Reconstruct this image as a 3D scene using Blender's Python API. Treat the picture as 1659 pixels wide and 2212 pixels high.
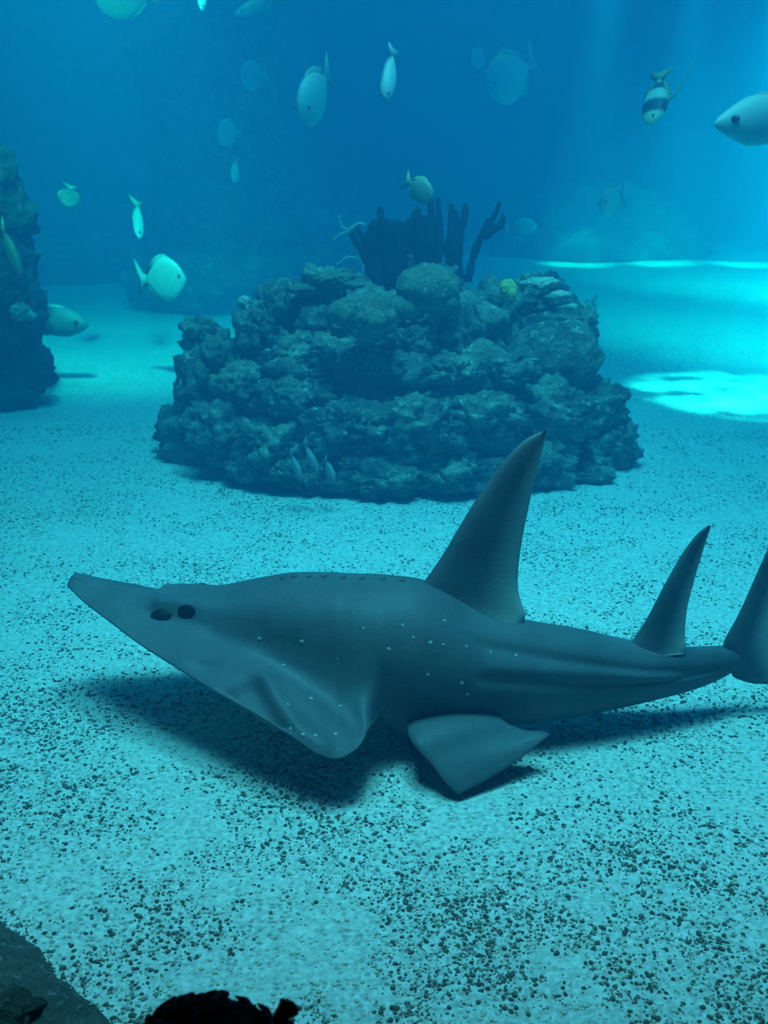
import bpy, bmesh, math, random
import numpy as np
from mathutils import Vector, Matrix, noise

for o in list(bpy.data.objects):
    bpy.data.objects.remove(o, do_unlink=True)
SC = bpy.context.scene
COL = SC.collection

# ------------------------------------------------------------------ camera
W_PX, H_PX = 1659.0, 2212.0
PITCH = math.radians(17.7)
CAM_H = 1.30
F_PX = (H_PX / 2) / math.tan(math.radians(25.0))
cam = bpy.data.cameras.new('camera')
cam_o = bpy.data.objects.new('camera', cam)
COL.objects.link(cam_o)
cam_o.location = (0, 0, CAM_H)
cam_o.rotation_euler = (math.radians(90) - PITCH, 0, 0)
cam.sensor_fit = 'VERTICAL'
cam.sensor_height = 24.0
cam.lens = 12.0 / math.tan(math.radians(25.0))
cam.clip_end = 200
cam.dof.use_dof = True
cam.dof.focus_distance = 2.5
cam.dof.aperture_fstop = 5.0
SC.camera = cam_o

# ------------------------------------------------------------------ render colour handling
SC.view_settings.view_transform = 'Standard'
SC.view_settings.look = 'None'
SC.view_settings.gamma = 1.0
SC.view_settings.use_curve_mapping = False
SC.view_settings.exposure = 0.12
SC.cycles.use_denoising = True
SC.cycles.volume_bounces = 1
SC.cycles.max_bounces = 3
SC.cycles.diffuse_bounces = 2
SC.cycles.adaptive_threshold = 0.03

# ------------------------------------------------------------------ world: a dark hall round the tank, faint blue
world = bpy.data.worlds.new('world')
SC.world = world
world.use_nodes = True
world.node_tree.nodes['Background'].inputs['Color'].default_value = (0.0, 0.5, 0.9, 1)
world.node_tree.nodes['Background'].inputs['Strength'].default_value = 0.15


def lamp(name, kind, loc, target, energy, color, **kw):
    d = bpy.data.lights.new(name, kind)
    d.energy = energy
    d.color = color
    for k, v in kw.items():
        setattr(d, k, v)
    o = bpy.data.objects.new(name, d)
    COL.objects.link(o)
    o.location = loc
    o.rotation_euler = (Vector(target) - Vector(loc)).to_track_quat('-Z', 'Y').to_euler()
    return o


LIGHT = (0.72, 0.80, 1.0)
# daylight through the open top of the tank, softened by the water surface
lamp('skylight', 'SUN', (0, 4.0, 9), (0.2, 4.15, 0), 3.8, LIGHT, angle=math.radians(30))
# unseen spots above the water, several of them added to brighten sand and haze
SPOT_TINT = (0.45, 1.0, 0.88)


def dapple(o, scale, lo, hi):
    """ripples of the water surface break the beam into flecks"""
    d = o.data
    d.use_nodes = True
    t = d.node_tree
    em = t.nodes['Emission']
    tc = t.nodes.new('ShaderNodeTexCoord')
    nz = t.nodes.new('ShaderNodeTexNoise')
    nz.inputs['Scale'].default_value = scale
    nz.inputs['Detail'].default_value = 1.5
    rp = t.nodes.new('ShaderNodeMapRange')
    rp.inputs['From Min'].default_value = 0.35
    rp.inputs['From Max'].default_value = 0.70
    rp.inputs['To Min'].default_value = lo
    rp.inputs['To Max'].default_value = hi
    t.links.new(tc.outputs['Normal'], nz.inputs['Vector'])
    t.links.new(nz.outputs['Fac'], rp.inputs['Value'])
    t.links.new(rp.outputs[0], em.inputs['Strength'])


dapple(lamp('unseen_spot', 'SPOT', (3.4, 2.6, 5.4), (2.15, 6.30, 0), 60000, SPOT_TINT, spot_size=math.radians(12), spot_blend=0.9, shadow_soft_size=0.03), 26.0, 0.1, 2.6)
for X in (2.6, 3.7, 4.8, 5.9):
    lamp('unseen_spot', 'SPOT', (X + 0.3, 14.9, 5.4), (X, 14.95, 0), 30000, SPOT_TINT, spot_size=math.radians(13), spot_blend=0.8, shadow_soft_size=0.1)
lamp('unseen_spot', 'SPOT', (3.6, 2.2, 5.4), (3.5, 9.5, 0), 48000, SPOT_TINT, spot_size=math.radians(34), spot_blend=1.0, shadow_soft_size=0.25)  # added to brighten the sand and water on the right
lamp('unseen_spot', 'SPOT', (6.5, 4.5, 5.4), (5.0, 13.5, 0), 170000, SPOT_TINT, spot_size=math.radians(36), spot_blend=1.0, shadow_soft_size=0.25)  # added to brighten the haze far back on the right
lamp('unseen_spot', 'SPOT', (-1.2, 3.2, 5.4), (-1.8, 8.2, 0), 13000, SPOT_TINT, spot_size=math.radians(32), spot_blend=1.0, shadow_soft_size=0.3)  # added to brighten the far left sand
lamp('unseen_spot', 'SPOT', (0.4, 2.9, 5.4), (0.2, 4.3, 0), 2300, LIGHT, spot_size=math.radians(64), spot_blend=1.0, shadow_soft_size=0.5)  # added fill over the mid sand and the reef rock
lamp('unseen_spot', 'SPOT', (-0.6, 1.75, 5.4), (0.0, 1.9, 0), 750, LIGHT, spot_size=math.radians(60), spot_blend=0.9, shadow_soft_size=0.5)  # added fill for the foreground sand

# ------------------------------------------------------------------ helpers


def ray(px, py):
    x = (px - W_PX / 2) / F_PX
    u = (H_PX / 2 - py) / F_PX
    return Vector((x, math.cos(PITCH) + math.sin(PITCH) * u, -math.sin(PITCH) + math.cos(PITCH) * u))


def at(px, py, Y):
    """world point seen at a pixel, at a distance Y into the tank"""
    d = ray(px, py)
    return Vector((0, 0, CAM_H)) + d * (Y / d.y)


def ground(px, py, z=0.0):
    d = ray(px, py)
    return Vector((0, 0, CAM_H)) + d * ((z - CAM_H) / d.z)


def pix(p):
    v = p - Vector((0, 0, CAM_H))
    f = v.y * math.cos(PITCH) - v.z * math.sin(PITCH)
    u = v.y * math.sin(PITCH) + v.z * math.cos(PITCH)
    return W_PX / 2 + F_PX * v.x / f, H_PX / 2 - F_PX * u / f


def tag(o, label=None, cat=None, group=None, kind=None):
    if label: o['label'] = label
    if cat: o['category'] = cat
    if group: o['group'] = group
    if kind: o['kind'] = kind
    return o


def empty(name, loc=(0, 0, 0), rot=(0, 0, 0)):
    o = bpy.data.objects.new(name, None)
    COL.objects.link(o)
    o.location = loc
    o.rotation_euler = rot
    o.empty_display_size = 0.05
    return o


def obj(name, verts, faces, mat, parent=None, smooth=True):
    me = bpy.data.meshes.new(name)
    me.from_pydata([tuple(v) for v in verts], [], faces)
    me.update()
    if smooth:
        me.polygons.foreach_set('use_smooth', [True] * len(me.polygons))
    if mat:
        me.materials.append(mat)
    o = bpy.data.objects.new(name, me)
    COL.objects.link(o)
    o.parent = parent
    return o


def obj_bm(name, bm, mat, parent=None, smooth=True):
    me = bpy.data.meshes.new(name)
    bm.to_mesh(me)
    bm.free()
    if smooth:
        me.polygons.foreach_set('use_smooth', [True] * len(me.polygons))
    if mat:
        me.materials.append(mat)
    o = bpy.data.objects.new(name, me)
    COL.objects.link(o)
    o.parent = parent
    return o


def box(name, x0, x1, y0, y1, z0, z1, mat, parent=None):
    v = [(x, y, z) for z in (z0, z1) for y in (y0, y1) for x in (x0, x1)]
    f = [(0, 2, 3, 1), (4, 5, 7, 6), (0, 1, 5, 4), (2, 6, 7, 3), (0, 4, 6, 2), (1, 3, 7, 5)]
    return obj(name, v, f, mat, parent, smooth=False)


def lerp_table(tab, x):
    """piecewise smooth interpolation through (x, value) pairs"""
    if x <= tab[0][0]: return tab[0][1]
    if x >= tab[-1][0]: return tab[-1][1]
    for i in range(len(tab) - 1):
        x0, v0 = tab[i]
        x1, v1 = tab[i + 1]
        if x <= x1:
            t = (x - x0) / (x1 - x0)
            def slope(j):
                a, b = max(j - 1, 0), min(j + 1, len(tab) - 1)
                return (tab[b][1] - tab[a][1]) / (tab[b][0] - tab[a][0])
            m0, m1 = slope(i) * (x1 - x0), slope(i + 1) * (x1 - x0)
            t2, t3 = t * t, t * t * t
            return (2*t3 - 3*t2 + 1) * v0 + (t3 - 2*t2 + t) * m0 + (-2*t3 + 3*t2) * v1 + (t3 - t2) * m1


# ------------------------------------------------------------------ materials


class N:
    def __init__(s, name):
        s.m = bpy.data.materials.new(name)
        s.m.use_nodes = True
        s.t = s.m.node_tree
        s.b = s.t.nodes['Principled BSDF']

    def n(s, kind, **kw):
        nd = s.t.nodes.new(kind)
        for k, v in kw.items():
            if k in nd.inputs: nd.inputs[k].default_value = v
            else: setattr(nd, k, v)
        return nd

    def l(s, a, b):
        s.t.links.new(a, b)

    def ramp(s, src, stops, interp='LINEAR'):
        r = s.n('ShaderNodeValToRGB')
        r.color_ramp.interpolation = interp
        e = r.color_ramp.elements
        while len(e) < len(stops): e.new(0.5)
        for i, (p, c) in enumerate(stops):
            e[i].position = p
            e[i].color = (c, c, c, 1) if isinstance(c, (int, float)) else (*c, 1)
        s.l(src, r.inputs['Fac'])
        return r

    def mix(s, fac, a, b, blend='MIX'):
        m = s.n('ShaderNodeMix', data_type='RGBA', blend_type=blend)
        for k, v in ((0, fac), (6, a), (7, b)):
            if hasattr(v, 'links'): s.l(v, m.inputs[k])
            else: m.inputs[k].default_value = v if k == 0 else (*v, 1)
        return m.outputs[2]

    def bump(s, h, strength, dist):
        b = s.n('ShaderNodeBump', Strength=strength, Distance=dist)
        s.l(h, b.inputs['Height'])
        return b


def mat_simple(name, color, rough=0.7, spec=0.2, var=0.12, scale=30.0):
    m = N(name)
    tc = m.n('ShaderNodeTexCoord')
    nz = m.n('ShaderNodeTexNoise', Scale=scale, Detail=3.0)
    m.l(tc.outputs['Object'], nz.inputs['Vector'])
    lo = tuple(c * (1 - var) for c in color)
    hi = tuple(min(1, c * (1 + var)) for c in color)
    m.l(m.mix(nz.outputs['Fac'], lo, hi), m.b.inputs['Base Color'])
    m.b.inputs['Roughness'].default_value = rough
    m.b.inputs['Specular IOR Level'].default_value = spec
    return m.m


def mat_sand():
    m = N('sand')
    g = m.n('ShaderNodeNewGeometry')
    big = m.n('ShaderNodeTexNoise', Scale=1.6, Detail=4.0)
    m.l(g.outputs['Position'], big.inputs['Vector'])
    fine = m.n('ShaderNodeTexNoise', Scale=90.0, Detail=3.0)
    m.l(g.outputs['Position'], fine.inputs['Vector'])
    vor = m.n('ShaderNodeTexVoronoi', Scale=85.0, Randomness=1.0)
    m.l(g.outputs['Position'], vor.inputs['Vector'])
    base = m.mix(m.ramp(fine.outputs['Fac'], [(0.3, 0.0), (0.7, 1.0)]).outputs['Color'], (0.46, 0.46, 0.44), (0.76, 0.76, 0.72))
    # coarse dark grains mixed in, denser in patches
    cell = m.ramp(vor.outputs['Color'], [(0.50, 0.0), (0.72, 1.0)])
    cen = m.ramp(vor.outputs['Distance'], [(0.30, 1.0), (0.55, 0.0)])
    dens = m.ramp(big.outputs['Fac'], [(0.38, 0.15), (0.62, 0.9)])
    f1 = m.mix(1.0, cell.outputs['Color'], cen.outputs['Color'], 'MULTIPLY')
    f2 = m.mix(1.0, f1, dens.outputs['Color'], 'MULTIPLY')
    col = m.mix(f2, base, (0.10, 0.10, 0.09))
    m.l(col, m.b.inputs['Base Color'])
    m.b.inputs['Roughness'].default_value = 0.9
    m.b.inputs['Specular IOR Level'].default_value = 0.1
    mid = m.n('ShaderNodeTexNoise', Scale=28.0, Detail=5.0)
    m.l(g.outputs['Position'], mid.inputs['Vector'])
    m.l(m.bump(mid.outputs['Fac'], 0.9, 0.03).outputs['Normal'], m.b.inputs['Normal'])
    return m.m


def mat_rock(name, dark, light, scale=6.0):
    m = N(name)
    g = m.n('ShaderNodeNewGeometry')
    n1 = m.n('ShaderNodeTexNoise', Scale=scale, Detail=6.0, Roughness=0.65)
    n2 = m.n('ShaderNodeTexNoise', Scale=scale * 5, Detail=5.0, Roughness=0.7)
    for q in (n1, n2): m.l(g.outputs['Position'], q.inputs['Vector'])
    a = m.mix(m.ramp(n1.outputs['Fac'], [(0.38, 0.0), (0.62, 1.0)]).outputs['Color'], dark, light)
    pale = tuple(min(1, c * 2.2) for c in light)
    b = m.mix(m.ramp(n2.outputs['Fac'], [(0.56, 0.0), (0.70, 1.0)]).outputs['Color'], a, pale)
    m.l(b, m.b.inputs['Base Color'])
    m.b.inputs['Roughness'].default_value = 0.9
    m.b.inputs['Specular IOR Level'].default_value = 0.1
    m.l(m.bump(n2.outputs['Fac'], 0.9, 0.05).outputs['Normal'], m.b.inputs['Normal'])
    return m.m


SAND = mat_sand()
ROCK = mat_rock('reef rock', (0.085, 0.10, 0.095), (0.34, 0.37, 0.27))
ROCK_FAR = mat_rock('far rock', (0.10, 0.12, 0.11), (0.20, 0.22, 0.19), 3.0)
ROCK_DARK = mat_rock('dark rock', (0.020, 0.024, 0.024), (0.06, 0.07, 0.06), 5.0)
WALL = mat_rock('tank wall', (0.03, 0.05, 0.06), (0.07, 0.10, 0.11), 1.5)
BLACK = mat_simple('gallery black', (0.006, 0.006, 0.007), 0.9, 0.1)

# ------------------------------------------------------------------ water
WIN_Y = 1.20
TX, TY, TZ = 9.0, 19.5, 4.6
wm = N('tank water')
wm.t.nodes.remove(wm.b)
S_COL, S_DEN = (0.04, 0.49, 1.0), 0.098
A_COL, A_DEN = (0.45, 0.87, 0.905), 1.0
vs = wm.n('ShaderNodeVolumeScatter', Color=(*S_COL, 1), Density=S_DEN, Anisotropy=0.0)
va = wm.n('ShaderNodeVolumeAbsorption', Color=(*A_COL, 1), Density=A_DEN)
ad = wm.n('ShaderNodeAddShader')
wm.l(vs.outputs[0], ad.inputs[0])
wm.l(va.outputs[0], ad.inputs[1])
wm.l(ad.outputs[0], wm.t.nodes['Material Output'].inputs['Volume'])
water = box('water', -TX + .002, TX - .002, WIN_Y + 0.065, TY - .002, -0.6, TZ, wm.m)
tag(water, 'clear blue water filling the whole tank', 'water', kind='stuff')

# ------------------------------------------------------------------ the tank and the viewing gallery


def floor_z(x, y):
    p = Vector((x, y, 0))
    z = 0.030 * noise.noise(p * 0.9) + 0.012 * noise.noise(p * 2.7 + Vector((3, 7, 1)))
    return z * min(1.0, max(0.25, (y - 1.0) / 2.0))


def build_floor():
    ys = list(np.linspace(WIN_Y + 0.06, 4.0, 150)) + list(np.linspace(4.03, TY, 170))
    xs = np.linspace(-TX, TX, 260)
    verts = [(x, y, floor_z(x, y)) for y in ys for x in xs]
    nx = len(xs)
    faces = [(j * nx + i, j * nx + i + 1, (j + 1) * nx + i + 1, (j + 1) * nx + i) for j in range(len(ys) - 1) for i in range(nx - 1)]
    o = obj('floor', verts, faces, SAND)
    tag(o, 'pale speckled sand bed of the tank', 'sand', kind='structure')


build_floor()
tag(box('wall_back', -TX - .3, TX + .3, TY, TY + .3, -.6, TZ + .6, WALL), 'dark blue rear wall of tank', 'wall', kind='structure')
tag(box('wall_left', -TX - .3, -TX, WIN_Y, TY, -.6, TZ + .6, WALL), 'left side wall of tank', 'wall', kind='structure')
tag(box('wall_right', TX, TX + .3, WIN_Y, TY, -.6, TZ + .6, WALL), 'right side wall of tank', 'wall', kind='structure')
gm = N('clear acrylic')
gm.t.nodes.remove(gm.b)
tr = gm.n('ShaderNodeBsdfTransparent', Color=(0.985, 0.99, 0.99, 1))
gm.l(tr.outputs[0], gm.t.nodes['Material Output'].inputs['Surface'])
tag(box('window_1', -TX, TX, WIN_Y, WIN_Y + 0.05, -0.02, 2.0, gm.m), 'clear acrylic viewing window of tank', 'window', kind='structure')
GF = -0.36
tag(box('wall_front', -TX - .3, TX + .3, WIN_Y - .1, WIN_Y + .06, GF, -0.03, BLACK), 'black sill wall under the viewing window', 'wall', kind='structure')
tag(box('trim_1', -TX - .3, TX + .3, WIN_Y - .1, WIN_Y + .05, 2.0, 2.35, BLACK), 'black wall above the viewing window', 'wall', kind='structure')
tag(box('gallery_floor', -TX - .3, TX + .3, -4.5, WIN_Y - .1, GF - .1, GF, BLACK), 'black floor of the viewing gallery', 'floor', kind='structure')
tag(box('ceiling', -TX - .3, TX + .3, -4.5, WIN_Y - .1, 2.2, 2.35, BLACK), 'black ceiling of the viewing gallery', 'ceiling', kind='structure')
tag(box('wall_gallery', -TX - .3, TX + .3, -4.6, -4.5, GF, 2.35, BLACK), 'black back wall of the viewing gallery', 'wall', kind='structure')
# ------------------------------------------------------------------ shape builders


def tube(points, radii, seg=8):
    """a closed tapering tube along a polyline: verts, faces"""
    pts = [Vector(p) for p in points]
    vs, fs = [], []
    n = len(pts)
    prev = None
    for i, p in enumerate(pts):
        d = (pts[min(i + 1, n - 1)] - pts[max(i - 1, 0)]).normalized()
        a = d.orthogonal().normalized() if prev is None else (prev - d * prev.dot(d)).normalized()
        prev = a
        b = d.cross(a)
        for k in range(seg):
            t = 2 * math.pi * k / seg
            vs.append(p + (a * math.cos(t) + b * math.sin(t)) * radii[i])
    for i in range(n - 1):
        for k in range(seg):
            k2 = (k + 1) % seg
            fs.append((i * seg + k, i * seg + k2, (i + 1) * seg + k2, (i + 1) * seg + k))
    vs.append(pts[0])
    vs.append(pts[-1])
    a, b = len(vs) - 2, len(vs) - 1
    for k in range(seg):
        k2 = (k + 1) % seg
        fs.append((a, k2, k))
        fs.append((b, (n - 1) * seg + k, (n - 1) * seg + k2))
    return vs, fs


_ico = {}


def ico(sub):
    if sub not in _ico:
        bm = bmesh.new()
        bmesh.ops.create_icosphere(bm, subdivisions=sub, radius=1.0)
        bm.verts.ensure_lookup_table()
        _ico[sub] = ([v.co.copy() for v in bm.verts], [tuple(v.index for v in f.verts) for f in bm.faces])
        bm.free()
    return _ico[sub]


def blob(name, c, r, seed, mat, parent=None, sub=4, amp=0.28, freq=1.6, rough=0.55, pit=0.0, rotz=0.0, flat_bottom=None):
    """a lumpy stone: a noise-displaced ellipsoid"""
    V, F = ic = ico(sub)
    off = Vector((seed * 7.31, seed * 3.17, seed * 1.93))
    c = Vector(c)
    root = parent.location if parent else Vector((0, 0, 0))
    R = Matrix.Rotation(rotz, 3, 'Z')
    rm = sum(r) / 3
    vs = []
    for v in V:
        p = Vector((v.x * r[0], v.y * r[1], v.z * r[2]))
        q = p * (freq / rm) + off
        d = noise.fractal(q, rough, 2.1, 5) * amp
        if pit:
            d -= pit * max(0.0, 0.35 - noise.voronoi(q * 2.2)[0][0]) * 2.0
        p = p * (1.0 + d)
        w = R @ p + c
        if flat_bottom is not None and w.z < flat_bottom: w.z = flat_bottom
        vs.append(w - root)
    return obj(name, vs, F, mat, parent)


def wobj(name, verts, faces, mat, root, smooth=True):
    """mesh given in world space, stored relative to its root"""
    return obj(name, [Vector(v) - root.location for v in verts], faces, mat, root, smooth)


# ------------------------------------------------------------------ rocks


def z_at(py, Y):
    d = ray(W_PX / 2, py)
    return CAM_H + d.z * (Y / d.y)


def build_reef_rock():
    C = Vector((0.06, 5.05, 0.0))
    RAD = Vector((1.02, 0.80, 0.80))
    root = empty('reef_rock', (C.x, C.y, 0))
    tag(root, 'big lumpy reef rock rising from the sand in mid tank', 'rock')
    # core: a mound with an undercut half way up
    V, F = ico(6)
    vs = []
    for v in V:
        p = Vector((v.x, v.y, v.z))
        th = math.atan2(v.y, v.x)
        z = max(0.0, v.z)
        rr = math.hypot(v.x, v.y)
        prof = 1.0 - 0.13 * math.exp(-((z - 0.42) / 0.10) ** 2) + 0.05 * math.exp(-((z - 0.60) / 0.10) ** 2)
        q = p * 2.3 + Vector((11, 5, 2))
        d = 0.20 * noise.fractal(q, 0.6, 2.1, 6) + 0.07 * (0.4 - noise.voronoi(q * 1.8)[0][0])
        w = Vector((p.x * RAD.x * prof, p.y * RAD.y * prof, p.z * RAD.z)) * (0.93 + d)
        # shoulders: low on the left, steep on the right
        if w.x < -0.45 and w.z > 0.3:
            w.z -= (w.z - 0.3) * 0.45 * min(1, (-0.45 - w.x) / 0.4)
        w.z = max(w.z, -0.08)
        vs.append(w)
    obj('rock_core', vs, F, ROCK, root)

    def on_core(px, py):
        d = ray(px, py)
        o = Vector((0, 0, CAM_H)) - C
        e = Vector((d.x / RAD.x, d.y / RAD.y, d.z / RAD.z))
        s = Vector((o.x / RAD.x, o.y / RAD.y, o.z / RAD.z))
        a, b, c = e.dot(e), 2 * e.dot(s), s.dot(s) - 1
        disc = b * b - 4 * a * c
        t = (-b - math.sqrt(disc)) / (2 * a) if disc > 0 else -b / (2 * a)
        return Vector((0, 0, CAM_H)) + d * t, t

    lumps = [  # px, py, half width, half height (pixels)
        (705, 645, 88, 58), (600, 690, 62, 70), (545, 725, 40, 60), (455, 765, 55, 55), (415, 850, 45, 85), (430, 715, 42, 26),
        (800, 690, 75, 62), (925, 615, 72, 46), (880, 745, 66, 42), (1000, 725, 52, 62), (1072, 660, 52, 52),
        (1165, 640, 62, 44), (1230, 715, 62, 52), (1205, 775, 108, 78), (640, 775, 74, 48), (715, 765, 64, 36), (860, 795, 70, 30),
        (965, 800, 74, 28), (1085, 800, 72, 34), (520, 835, 70, 52), (640, 860, 92, 44), (480, 930, 78, 62), (600, 965, 88, 58),
        (760, 930, 108, 56), (900, 925, 108, 58), (1045, 915, 98, 58), (1180, 900, 104, 66), (1295, 890, 70, 60), (1310, 975, 72, 56),
        (1150, 1000, 104, 48), (985, 1020, 108, 46), (820, 1035, 116, 40), (665, 1025, 88, 40), (560, 1005, 70, 34), (1240, 1030, 80, 24)]
    rnd = random.Random(4)
    for i, (px, py, hw, hh) in enumerate(lumps):
        p, t = on_core(px, py)
        k = t / F_PX
        smooth = (px, py) == (1205, 775)
        r = (hw * k * 0.95, 0.5 * (hw + hh) * k * 0.85, hh * k * 1.05)
        p = p + Vector((0, r[1] * 0.30, 0))
        blob('boulder', p, r, 20 + i, ROCK, root, sub=5 if hw > 60 else 4, amp=0.14 if smooth else 0.42,
             freq=1.1 if smooth else 1.7, rough=0.8 if smooth else 0.62, pit=0.0 if smooth else 0.16)
    # outer knobs that break up the outline
    for i in range(46):
        a = rnd.uniform(math.pi * 0.98, math.pi * 2.02)
        z = rnd.uniform(0.05, 0.72)
        rr = math.sqrt(max(0.0, 1 - (z / RAD.z) ** 2))
        p = C + Vector((math.cos(a) * RAD.x * rr, math.sin(a) * RAD.y * rr, z)) * 1.0
        if p.x < -0.45: p.z *= 0.75
        s = rnd.uniform(0.035, 0.085)
        blob('knob', p, (s * rnd.uniform(.9, 1.4), s, s * rnd.uniform(.6, 1.0)), 200 + i, ROCK, root, sub=3, amp=0.45, freq=1.5)
    return root


build_reef_rock()


def build_left_rock():
    root = empty('reef_pillar', (-2.9, 6.5, 0))
    tag(root, 'dark craggy reef pillar cut off by the left edge', 'rock')
    V, F = ico(6)
    vs = []
    for v in V:
        q = v * 3.0 + Vector((31, 8, 4))
        d = 0.30 * noise.fractal(q, 0.65, 2.1, 6)
        vs.append(Vector((v.x * 0.74, v.y * 0.8, v.z * 1.9)) * (0.95 + d))
    obj('rock_core', vs, F, ROCK_DARK, root)
    for i, (px, py, Y, hw, hh) in enumerate([(70, 800, 6.05, 48, 48), (30, 700, 6.1, 60, 60), (45, 640, 6.2, 48, 42), (20, 560, 6.2, 55, 55), (28, 470, 6.2, 40, 60),
                                             (0, 380, 6.2, 36, 60), (35, 850, 6.0, 50, 42), (-20, 860, 6.0, 60, 50), (-10, 620, 6.0, 60, 70), (75, 655, 6.3, 26, 20)]):
        k = Y / F_PX * 1.02
        blob('boulder', at(px, py, Y), (hw * k, hw * k, hh * k), 300 + i, ROCK_DARK, root, sub=4, amp=0.40, freq=1.6, pit=0.1)
    return root


build_left_rock()


def far_rock(name, label, c, r, seed, amp=0.25, freq=1.8, extra=()):
    root = empty(name, (c[0], c[1], 0))
    tag(root, label, 'rock')
    blob('rock_core', c, r, seed, ROCK_FAR, root, sub=5, amp=amp, freq=freq)
    for i, (dx, dy, z, rr) in enumerate(extra):
        blob('boulder', (c[0] + dx, c[1] + dy, z), rr, seed + 5 + i, ROCK_FAR, root, sub=4, amp=0.35, freq=1.6)


far_rock('rock_tower', 'tall hazy rock tower standing behind the reef rock', (-1.50, 10.4, 1.9), (0.60, 0.6, 2.9), 61, 0.10, 2.2,
         [(-0.05, -0.1, 0.25, (0.75, 0.6, 0.45)), (0.62, 0.2, 0.25, (0.55, 0.5, 0.38)), (0.1, 0, 0.9, (0.66, 0.55, 0.5)), (-0.1, 0, 2.2, (0.62, 0.6, 0.6)), (0.2, 0, 3.2, (0.6, 0.6, 0.7))])
far_rock('rock_mound', 'low hazy rock mound far back on the right', (3.1, 16.3, 0.0), (1.45, 1.0, 1.02), 71, 0.16, 1.8,
         [(-0.95, -0.1, 0.2, (0.6, 0.5, 0.32)), (0.9, -0.1, 0.1, (0.6, 0.5, 0.35))])
far_rock('rock_ledge', 'long hazy rock ledge far back on the left', (-4.4, 13.2, 0.0), (2.4, 0.8, 0.42), 81, 0.16, 2.6,
         [(-1.2, -0.2, 0.2, (0.9, 0.6, 0.35)), (1.1, -0.1, 0.15, (0.8, 0.6, 0.3))])
far_rock('rock_knoll', 'small hazy rock knoll behind the dark corals', (-0.62, 13.4, 0.0), (0.85, 0.7, 0.72), 91, 0.2, 2.0,
         [(0.5, 0.0, 0.2, (0.6, 0.5, 0.4))])

# ------------------------------------------------------------------ the wedgefish


def mat_wedgefish():
    m = N('wedgefish skin')
    g = m.n('ShaderNodeNewGeometry')
    n1 = m.n('ShaderNodeTexNoise', Scale=7.0, Detail=4.0)
    n2 = m.n('ShaderNodeTexNoise', Scale=160.0, Detail=2.0)
    for q in (n1, n2): m.l(g.outputs['Position'], q.inputs['Vector'])
    back = m.mix(m.ramp(n1.outputs['Fac'], [(0.35, 0.0), (0.65, 1.0)]).outputs['Color'], (0.072, 0.084, 0.096), (0.108, 0.122, 0.138))
    back = m.mix(m.ramp(n2.outputs['Fac'], [(0.4, 0.0), (0.6, 0.15)]).outputs['Color'], back, (0.14, 0.16, 0.175))
    at_ = m.n('ShaderNodeAttribute', attribute_name='belly')  # white underside; on the fins, light painted along the trailing edge
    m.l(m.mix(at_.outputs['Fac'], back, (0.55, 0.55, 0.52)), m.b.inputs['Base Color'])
    m.b.inputs['Roughness'].default_value = 0.55
    m.b.inputs['Specular IOR Level'].default_value = 0.25
    m.l(m.bump(n2.outputs['Fac'], 0.15, 0.004).outputs['Normal'], m.b.inputs['Normal'])
    return m.m


SKIN = mat_wedgefish()
DARK_EYE = mat_simple('dark eye', (0.010, 0.012, 0.014), 0.6, 0.2)
SPOT = mat_simple('white skin spot', (0.36, 0.38, 0.35), 0.6, 0.2)

CREST = [(148, 1256), (153, 1245), (166, 1242), (220, 1257), (280, 1269), (330, 1277), (400, 1280), (470, 1279), (540, 1262), (620, 1247), (700, 1246),
         (800, 1250), (900, 1257), (960, 1276), (1060, 1326), (1150, 1348), (1250, 1363), (1360, 1386), (1475, 1400), (1560, 1397), (1600, 1399), (1622, 1408)]
FS = 1.07
SPINE_Y = [(a, b * FS) for a, b in [(148, 2.40), (400, 2.31), (600, 2.24), (800, 2.20), (1100, 2.20), (1400, 2.24), (1622, 2.30)]]
MARGIN = [(140, 1258), (150, 1268), (180, 1297), (240, 1343), (300, 1388), (400, 1452), (470, 1495), (560, 1546), (640, 1598), (680, 1626), (712, 1638), (745, 1633), (772, 1614), (790, 1590),
          (797, 1572), (800, 1562), (830, 1560)]
HALF_W = [(148, .014), (153, .032), (166, .052), (220, .094), (300, .146), (400, .206), (470, .246), (560, .296), (640, .335), (700, .358), (740, .356), (770, .342), (788, .318), (798, .285),
          (805, .25), (812, .215), (822, .185), (860, .172), (950, .158), (1060, .132), (1150, .116), (1250, .098), (1360, .074), (1475, .050), (1560, .034), (1600, .022), (1622, .008)]
BOTTOM = [(822, 1575), (860, 1580), (950, 1580), (1060, 1556), (1150, 1549), (1250, 1540), (1300, 1531), (1400, 1511), (1500, 1487), (1560, 1464), (1600, 1440), (1622, 1420)]
THICK = [(148, .010), (166, .022), (300, .052), (470, .095), (640, .175), (800, .245)]


def seg_dist(p, a, b):
    ax, ay = a
    bx, by = b
    dx, dy = bx - ax, by - ay
    t = max(0, min(1, ((p[0] - ax) * dx + (p[1] - ay) * dy) / (dx * dx + dy * dy)))
    return math.hypot(p[0] - ax - t * dx, p[1] - ay - t * dy)


def line_dist(p, line):
    return min(seg_dist(p, line[i], line[i + 1]) for i in range(len(line) - 1))


def in_poly(p, poly):
    c = False
    for i in range(len(poly)):
        (x0, y0), (x1, y1) = poly[i], poly[i - 1]
        if (y0 > p[1]) != (y1 > p[1]) and p[0] < (x1 - x0) * (p[1] - y0) / (y1 - y0) + x0: c = not c
    return c


def smax(a, b, k):
    h = max(k - abs(a - b), 0.0) / k
    return max(a, b) + h * h * k * 0.25


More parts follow.
